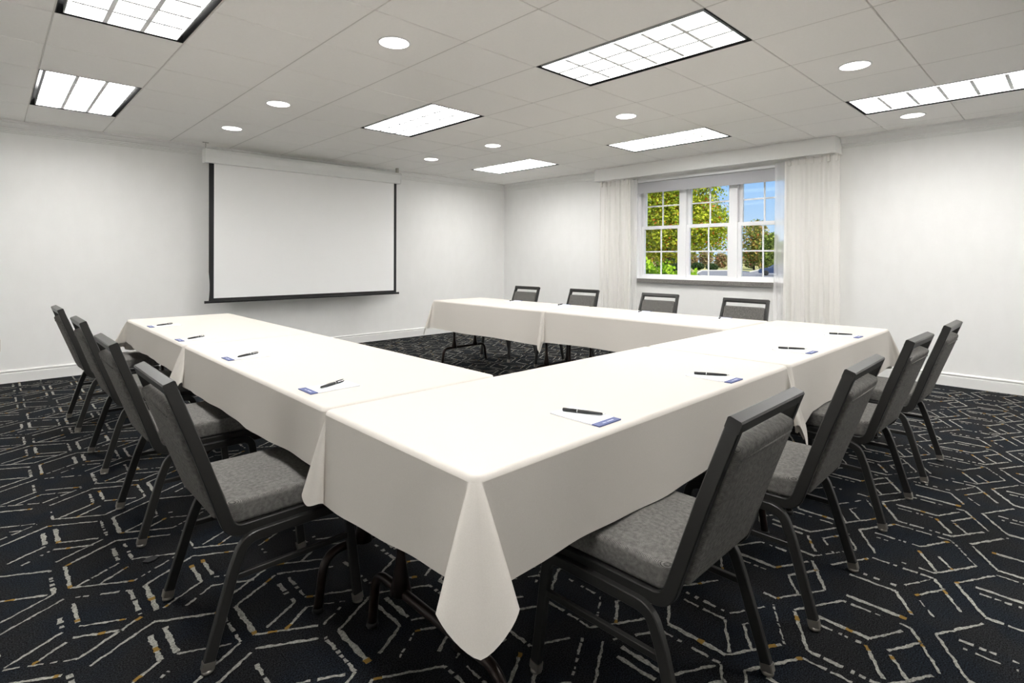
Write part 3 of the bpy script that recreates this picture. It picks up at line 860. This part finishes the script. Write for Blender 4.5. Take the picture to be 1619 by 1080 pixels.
# ------------------------------------------------------------------ notepads and pens
def make_pad():
    root = empty('notepad')
    MB().box(.0275, .190, -.0525, .0525, 0, .0035).build('paper', M_paper, root)
    bd = MB().box(0, .0275, -.0525, .0525, 0, .0036).build('blue_band', M_blue, root)
    mb = MB(); rr = random.Random(2)
    for base, n, w in ((-.012, 7, .0022), (.024, 4, .0016)):
        y = base - .018
        for q in range(n):
            ln = rr.uniform(.002, .004); mb.box(.010, .010 + w * 2.2, y, y + ln, .0036, .0038); y += ln + .0012
    mb.build('print_mark', M_print, bd)
    return root
def make_pen():
    root = empty('ballpoint_pen')      # tip at origin, barrel along +x
    z = .0056
    MB().tube([(.010, 0, z), (.016, 0, z), (.060, 0, z), (.088, 0, z)], [.0030, .0042, .0055, .0055], 12).build('barrel', M_pen, root)
    MB().tube([(0, 0, z), (.004, 0, z), (.0102, 0, z)], [.0006, .0016, .0030], 10).build('tip', M_chrome, root)
    MB().tube([(.088, 0, z), (.0905, 0, z)], [.0058, .0058], 12).build('centre_ring', M_chrome, root)
    MB().tube([(.0905, 0, z), (.134, 0, z), (.1365, 0, z)], [.0056, .0056, .0048], 12).build('cap', M_pen, root)
    MB().sweep([(.097, -.0062, z + .0022), (.130, -.0070, z + .0022)], (0, 0, 1), .0013, .0008).build('clip', M_chrome, root)
    return root
pad0, pen0 = make_pad(), make_pen()
# pad: middle of the blue edge, heading (from blue end away from the seat); pen: tip and tail
NP = [
    (.816, 1.920, 0, (.862, 1.906), (.996, 1.967), 'beside the nearest left chair'),
    (.804, 2.787, 0, (.848, 2.766), (.970, 2.833), 'second from the viewpoint on the left row'),
    (.786, 3.606, 0, (.828, 3.579), (.950, 3.663), 'third from the viewpoint on the left row'),
    (.798, 4.447, 0, (.836, 4.424), (.950, 4.497), 'farthest on the left row'),
    (1.306, .944, 90, (1.347, .991), (1.295, 1.117), 'nearest on the right row, before the closest chair'),
    (2.115, .928, 90, (2.165, .981), (2.103, 1.098), 'second on the right row, before the cloth seam'),
    (3.045, .937, 90, (3.096, .990), (3.030, 1.111), 'third on the right row'),
    (3.862, .929, 90, (3.905, .976), (3.853, 1.100), 'farthest on the right row'),
    (4.345, 4.400, 180, (4.30, 4.42), (4.170, 4.375), 'on the window row before its leftmost chair'),
    (4.345, 3.690, 180, (4.30, 3.71), (4.170, 3.665), 'on the window row before its second chair'),
    (4.345, 2.740, 180, (4.30, 2.76), (4.170, 2.715), 'on the window row before its third chair'),
    (4.345, 2.000, 180, (4.30, 2.02), (4.170, 1.975), 'on the window row before its rightmost chair')]
for k, (x, y, a, tip, tail, where) in enumerate(NP):
    p = pad0 if k == 0 else copy_tree(pad0)
    p.location = (x, y, ZT + .0004); p.rotation_euler = (0, 0, radians(a)); tag(p, 'white notepad with blue band, ' + where, 'notepad', 'notepads set at each seat')
    q = pen0 if k == 0 else copy_tree(pen0)
    q.location = (tip[0], tip[1], ZT + .0042); q.rotation_euler = (0, 0, atan2(tail[1] - tip[1], tail[0] - tip[0])); tag(q, 'black pen on notepad, ' + where, 'pen', 'black pens on the notepads')

# ------------------------------------------------------------------ outdoors
ZG = -0.9
M_lawn = mat('dry_lawn', (0.30, 0.28, 0.12), 0.95, spec=0.05)
noisecol(M_lawn, (0.20, 0.24, 0.07), (0.46, 0.38, 0.20), 0.25, 6)
M_asph = mat('asphalt', (0.16, 0.16, 0.17), 0.9, spec=0.1); noisecol(M_asph, (0.14, 0.14, 0.15), (0.20, 0.20, 0.21), 3, 5)
M_curb = mat('concrete_curb', (0.55, 0.53, 0.49), 0.8)
M_bark = mat('tree_bark', (0.09, 0.065, 0.045), 0.9); noisecol(M_bark, (0.05, 0.035, 0.025), (0.14, 0.10, 0.07), 14, 4)
def polar(u, rho):
    """ground point seen through picture column u at horizontal range rho"""
    l = (u - 809.5) / 862.5; v = Vector((l * cos(YAW) + sin(YAW), -l * sin(YAW) + cos(YAW))).normalized() * rho
    return v.x, v.y
g = MB(); g.box(XR + .2, 260, -90, 200, ZG - .3, ZG); g = g.build('ground_outside', M_lawn); tag(g, kind='structure')
# parking lot: polygon slab with curb
lot = [polar(1010, 62), polar(1090, 66), polar(1110, 100), polar(1165, 104), polar(1185, 92), polar(1200, 110), polar(1320, 112), polar(1320, 40), polar(1100, 45)]
mb = MB(); mb.rings([[(x, y, ZG) for x, y in lot], [(x, y, ZG + .05) for x, y in lot]], False, True, smooth=False)
o = mb.build('parking_lot', M_asph); tag(o, kind='structure')
mb = MB(); mb.sweep([(x, y, ZG + .10) for x, y in lot[1:7]], (0, 0, 1), .08, .12); o = mb.build('kerb', M_curb); tag(o, kind='structure')

def foliage(lobes, n, size, seed, aspect=.6):
    """leaf blades scattered through ellipsoid lobes (cx,cy,cz,rx,ry,rz)"""
    rr = random.Random(seed); mb = MB(); vol = [l[3] * l[4] * l[5] for l in lobes]; tot = sum(vol)
    for l, v_ in zip(lobes, vol):
        for _ in range(int(n * v_ / tot)):
            a = Vector((rr.gauss(0, 1), rr.gauss(0, 1), rr.gauss(0, 1))).normalized() * (rr.random() ** .42) * rr.uniform(.86, 1.08)
            p = Vector((l[0] + a.x * l[3], l[1] + a.y * l[4], l[2] + a.z * l[5]))
            d = Vector((rr.gauss(0, 1), rr.gauss(0, 1), rr.gauss(-.3, .7))).normalized(); e = d.cross(Vector((rr.gauss(0, 1), rr.gauss(0, 1), rr.gauss(0, 1)))).normalized()
            s = size * rr.uniform(.6, 1.3)
            mb.add([p - d * s * .5, p + e * s * aspect * .5, p + d * s * .5, p - e * s * aspect * .5], [(0, 1, 2, 3)])
    return mb
def tree(name, cat, label, base, lobes, n, size, m, seed, trunk=None, group=None):
    root = empty(name, (base[0], base[1], ZG)); tag(root, label, cat, group)
    f = foliage(lobes, n, size, seed).build('foliage', m, root, fix=False); f['kind'] = 'stuff'
    if trunk:
        h, r = trunk; mb = MB(); mb.tube([(0, 0, 0), (.02, .01, h * .4), (-.03, .02, h * .75), (0, 0, h)], [r, r * .8, r * .6, r * .25], 10)
        rr = random.Random(seed + 9)
        for k in range(7):
            a = k * 2.4; z = h * (.35 + .07 * k); ln = h * .3
            mb.tube([(0, 0, z), (cos(a) * ln * .5, sin(a) * ln * .5, z + ln * .4), (cos(a) * ln, sin(a) * ln, z + ln * .9)], [r * .35, r * .25, r * .08], 6)
        mb.build('trunk', M_bark, root)
    return root
LF_pear = leafmat('leaf_pear', [(0, (.22, .29, .025)), (.35, (.36, .40, .035)), (.62, (.50, .50, .06)), (.82, (.13, .20, .02)), (.94, (.42, .13, .03))])
LF_hedge = leafmat('leaf_hedge', [(0, (.20, .36, .02)), (.4, (.34, .50, .04)), (.75, (.10, .22, .015))])
LF_dark = leafmat('leaf_dark', [(0, (.025, .05, .02)), (.5, (.05, .085, .03)), (.8, (.09, .12, .04))])
LF_autumn = leafmat('leaf_autumn', [(0, (.22, .26, .06)), (.5, (.40, .30, .08)), (.72, (.42, .18, .06)), (.84, (.15, .19, .05))])
LF_green = leafmat('leaf_green', [(0, (.16, .22, .05)), (.45, (.27, .32, .07)), (.8, (.09, .13, .03))])
LF_brush = leafmat('leaf_brush', [(0, (.24, .18, .09)), (.4, (.36, .28, .15)), (.7, (.18, .19, .07)), (.92, (.34, .12, .08))])

bx, by = polar(1056, 17)
tree('pear_tree', 'tree', 'large yellow-green tree filling the left and middle windows', (bx, by),
     [(0, 0, 3.15, 1.75, 1.75, 1.05), (.55, -.5, 3.2, 1.25, 1.25, .85), (.1, -.1, 4.3, 1.5, 1.5, 1.1), (0, 0, 5.6, 1.15, 1.15, 1.3), (-.9, .9, 3.3, 1.2, 1.2, 1.3), (-.8, .8, 4.6, 1.1, 1.1, 1.2), (.1, .1, 2.35, 1.0, 1.0, .40), (.95, -.85, 2.9, .75, .75, .75)],
     46000, .090, LF_pear, 11, (6.4, .11))
HD = [(1022, 9.6, 1.13, 'bright green hedge shrub outside, left edge of the left window'), (1052, 10.2, 1.10, 'bright green hedge shrub outside, middle of the left window'),
      (1088, 10.8, .99, 'low bright green hedge shrub outside, peeking into the middle window')]
for k, (u, rho, zt, lab) in enumerate(HD):
    x, y = polar(u, rho); h = zt - ZG
    tree('hedge_shrub', 'shrub', lab, (x, y), [(0, 0, h * .5, .36, .36, h * .52)], 13000, .080, LF_hedge, 21 + k, (h * .5, .03), 'bright hedge shrubs outside the window')
FAR = [(1192, 118, 9.2, 3.0, LF_autumn, 'autumn_tree', 'orange and green tree beyond the parking lot, right window'),
       (1217, 112, 6.2, 1.9, LF_green, 'green_tree', 'small green tree right of the orange one, beyond the parking lot'),
       (1238, 125, 5.0, 2.6, LF_green, 'green_tree', 'distant green tree seen through the sheer curtain edge'),
       (1040, 120, 7.5, 4.5, LF_autumn, 'autumn_tree', 'distant autumn tree behind the big yellow-green tree, left window')]
for k, (u, rho, zt, r, m, nm, lab) in enumerate(FAR):
    x, y = polar(u, rho); h = zt - ZG
    tree(nm, 'tree', lab, (x, y), [(0, 0, h * .55, r, r, h * .42), (r * .3, -r * .2, h * .78, r * .6, r * .6, h * .22), (0, 0, h * .25, r * .8, r * .8, h * .22)], 2600, .55, m, 41 + k, (h * .8, .2), 'distant trees beyond the parking lot')
BR = [1000, 1022, 1045, 1068, 1092, 1116, 1140, 1164, 1186, 1206, 1228, 1252]
PLC = ['far left, behind the left curtain', 'behind the left window, left panes', 'behind the left window, right panes', 'behind the first mullion', 'behind the middle window, left panes', 'behind the middle window, middle', 'behind the middle window, right panes', 'behind the second mullion', 'below the orange tree', 'between the orange and the small green tree', 'behind the sheer curtain edge', 'behind the right curtain']
for k, u in enumerate(BR):
    x, y = polar(u, 134 + 3 * (k % 3)); h = 3.6 + .5 * (k % 3)
    tree('brush_thicket', 'brush', 'reddish brown dry brush beyond the lot, ' + PLC[k], (x, y), [(0, 0, h * .48, 1.75, 1.75, h * .5)], 1300, .5, LF_brush, 61 + k, (h * .5, .06), 'dry brush beyond the parking lot')
for k, (u, rho, r, h, lab) in enumerate([(1066, 60, 1.0, 2.3, 'dark round evergreen bush low in the left window'), (1103, 106, 1.15, 1.5, 'dark low evergreen bush on the lot edge, left one'), (1126, 104, 1.1, 1.3, 'dark low evergreen bush on the lot edge, right one')]):
    x, y = polar(u, rho)
    tree('evergreen_bush', 'bush', lab, (x, y), [(0, 0, h * .5, r, r, h * .5)], 1800, .28, LF_dark, 81 + k, (h * .5, .05), 'dark evergreen bushes outside')
# yellow marker pole
px_, py_ = polar(1031, 70); mb = MB(); mb.lathe([(.06, 0), (.06, 2.6), (.05, 2.9), (.01, 2.95)], 10); mb.lathe([(.09, 0), (.09, .12)], 10)
M_yel = mat('pole_yellow', (.62, .42, .04), .5)
o = mb.build('marker_pole', M_yel); o.location = (px_, py_, ZG); tag(o, 'thin yellow marker pole standing outside the left window', 'pole')
# parked car
M_carb = mat('car_paint', (.02, .035, .08), .35, .1, .4); M_carg = mat('car_glass', (.02, .025, .03), .08, spec=.6); M_tyre = mat('tyre_rubber', (.015, .015, .015), .8)
cx_, cy_ = polar(1229, 76)
car = empty('parked_car', (cx_, cy_, ZG + .05), radians(115)); tag(car, 'dark blue parked car at the right edge of the window view', 'car')
body = [(-2.1, .35), (-2.15, .70), (-1.95, .92), (-1.2, .98), (1.15, .95), (2.0, .80), (2.15, .55), (2.1, .30)]
MB().rings([[(x, s * .86, z) for x, z in body] for s in (-1, 1)], True, True, smooth=False).build('body', M_carb, car)
cab = [(-1.65, .96), (-1.15, 1.42), (.25, 1.45), (1.05, .96)]
cbo = MB().rings([[(x, s * (.80 if z < 1 else .62), z) for x, z in cab] for s in (-1, 1)], True, True, smooth=False).build('cabin', M_carb, car)
for s in (-1, 1):
    q = [(-1.40, 1.02), (-1.05, 1.34), (.18, 1.37), (.78, 1.02)]
    MB().rings([[(x, s * ((.80 - (z - .96) / .48 * .18) + e), z) for x, z in q] for e in (0, .012)], True, True, smooth=False).build('side_window', M_carg, cbo)
for x in (-1.3, 1.35):
    for s in (-1, 1):
        MB().lathe([(.20, -.1), (.33, -.1), (.33, .1), (.20, .1)], 16).xf(Matrix.Translation((x, s * .78, .33)) @ Matrix.Rotation(radians(90), 4, 'X')).build('wheel', M_tyre, car)
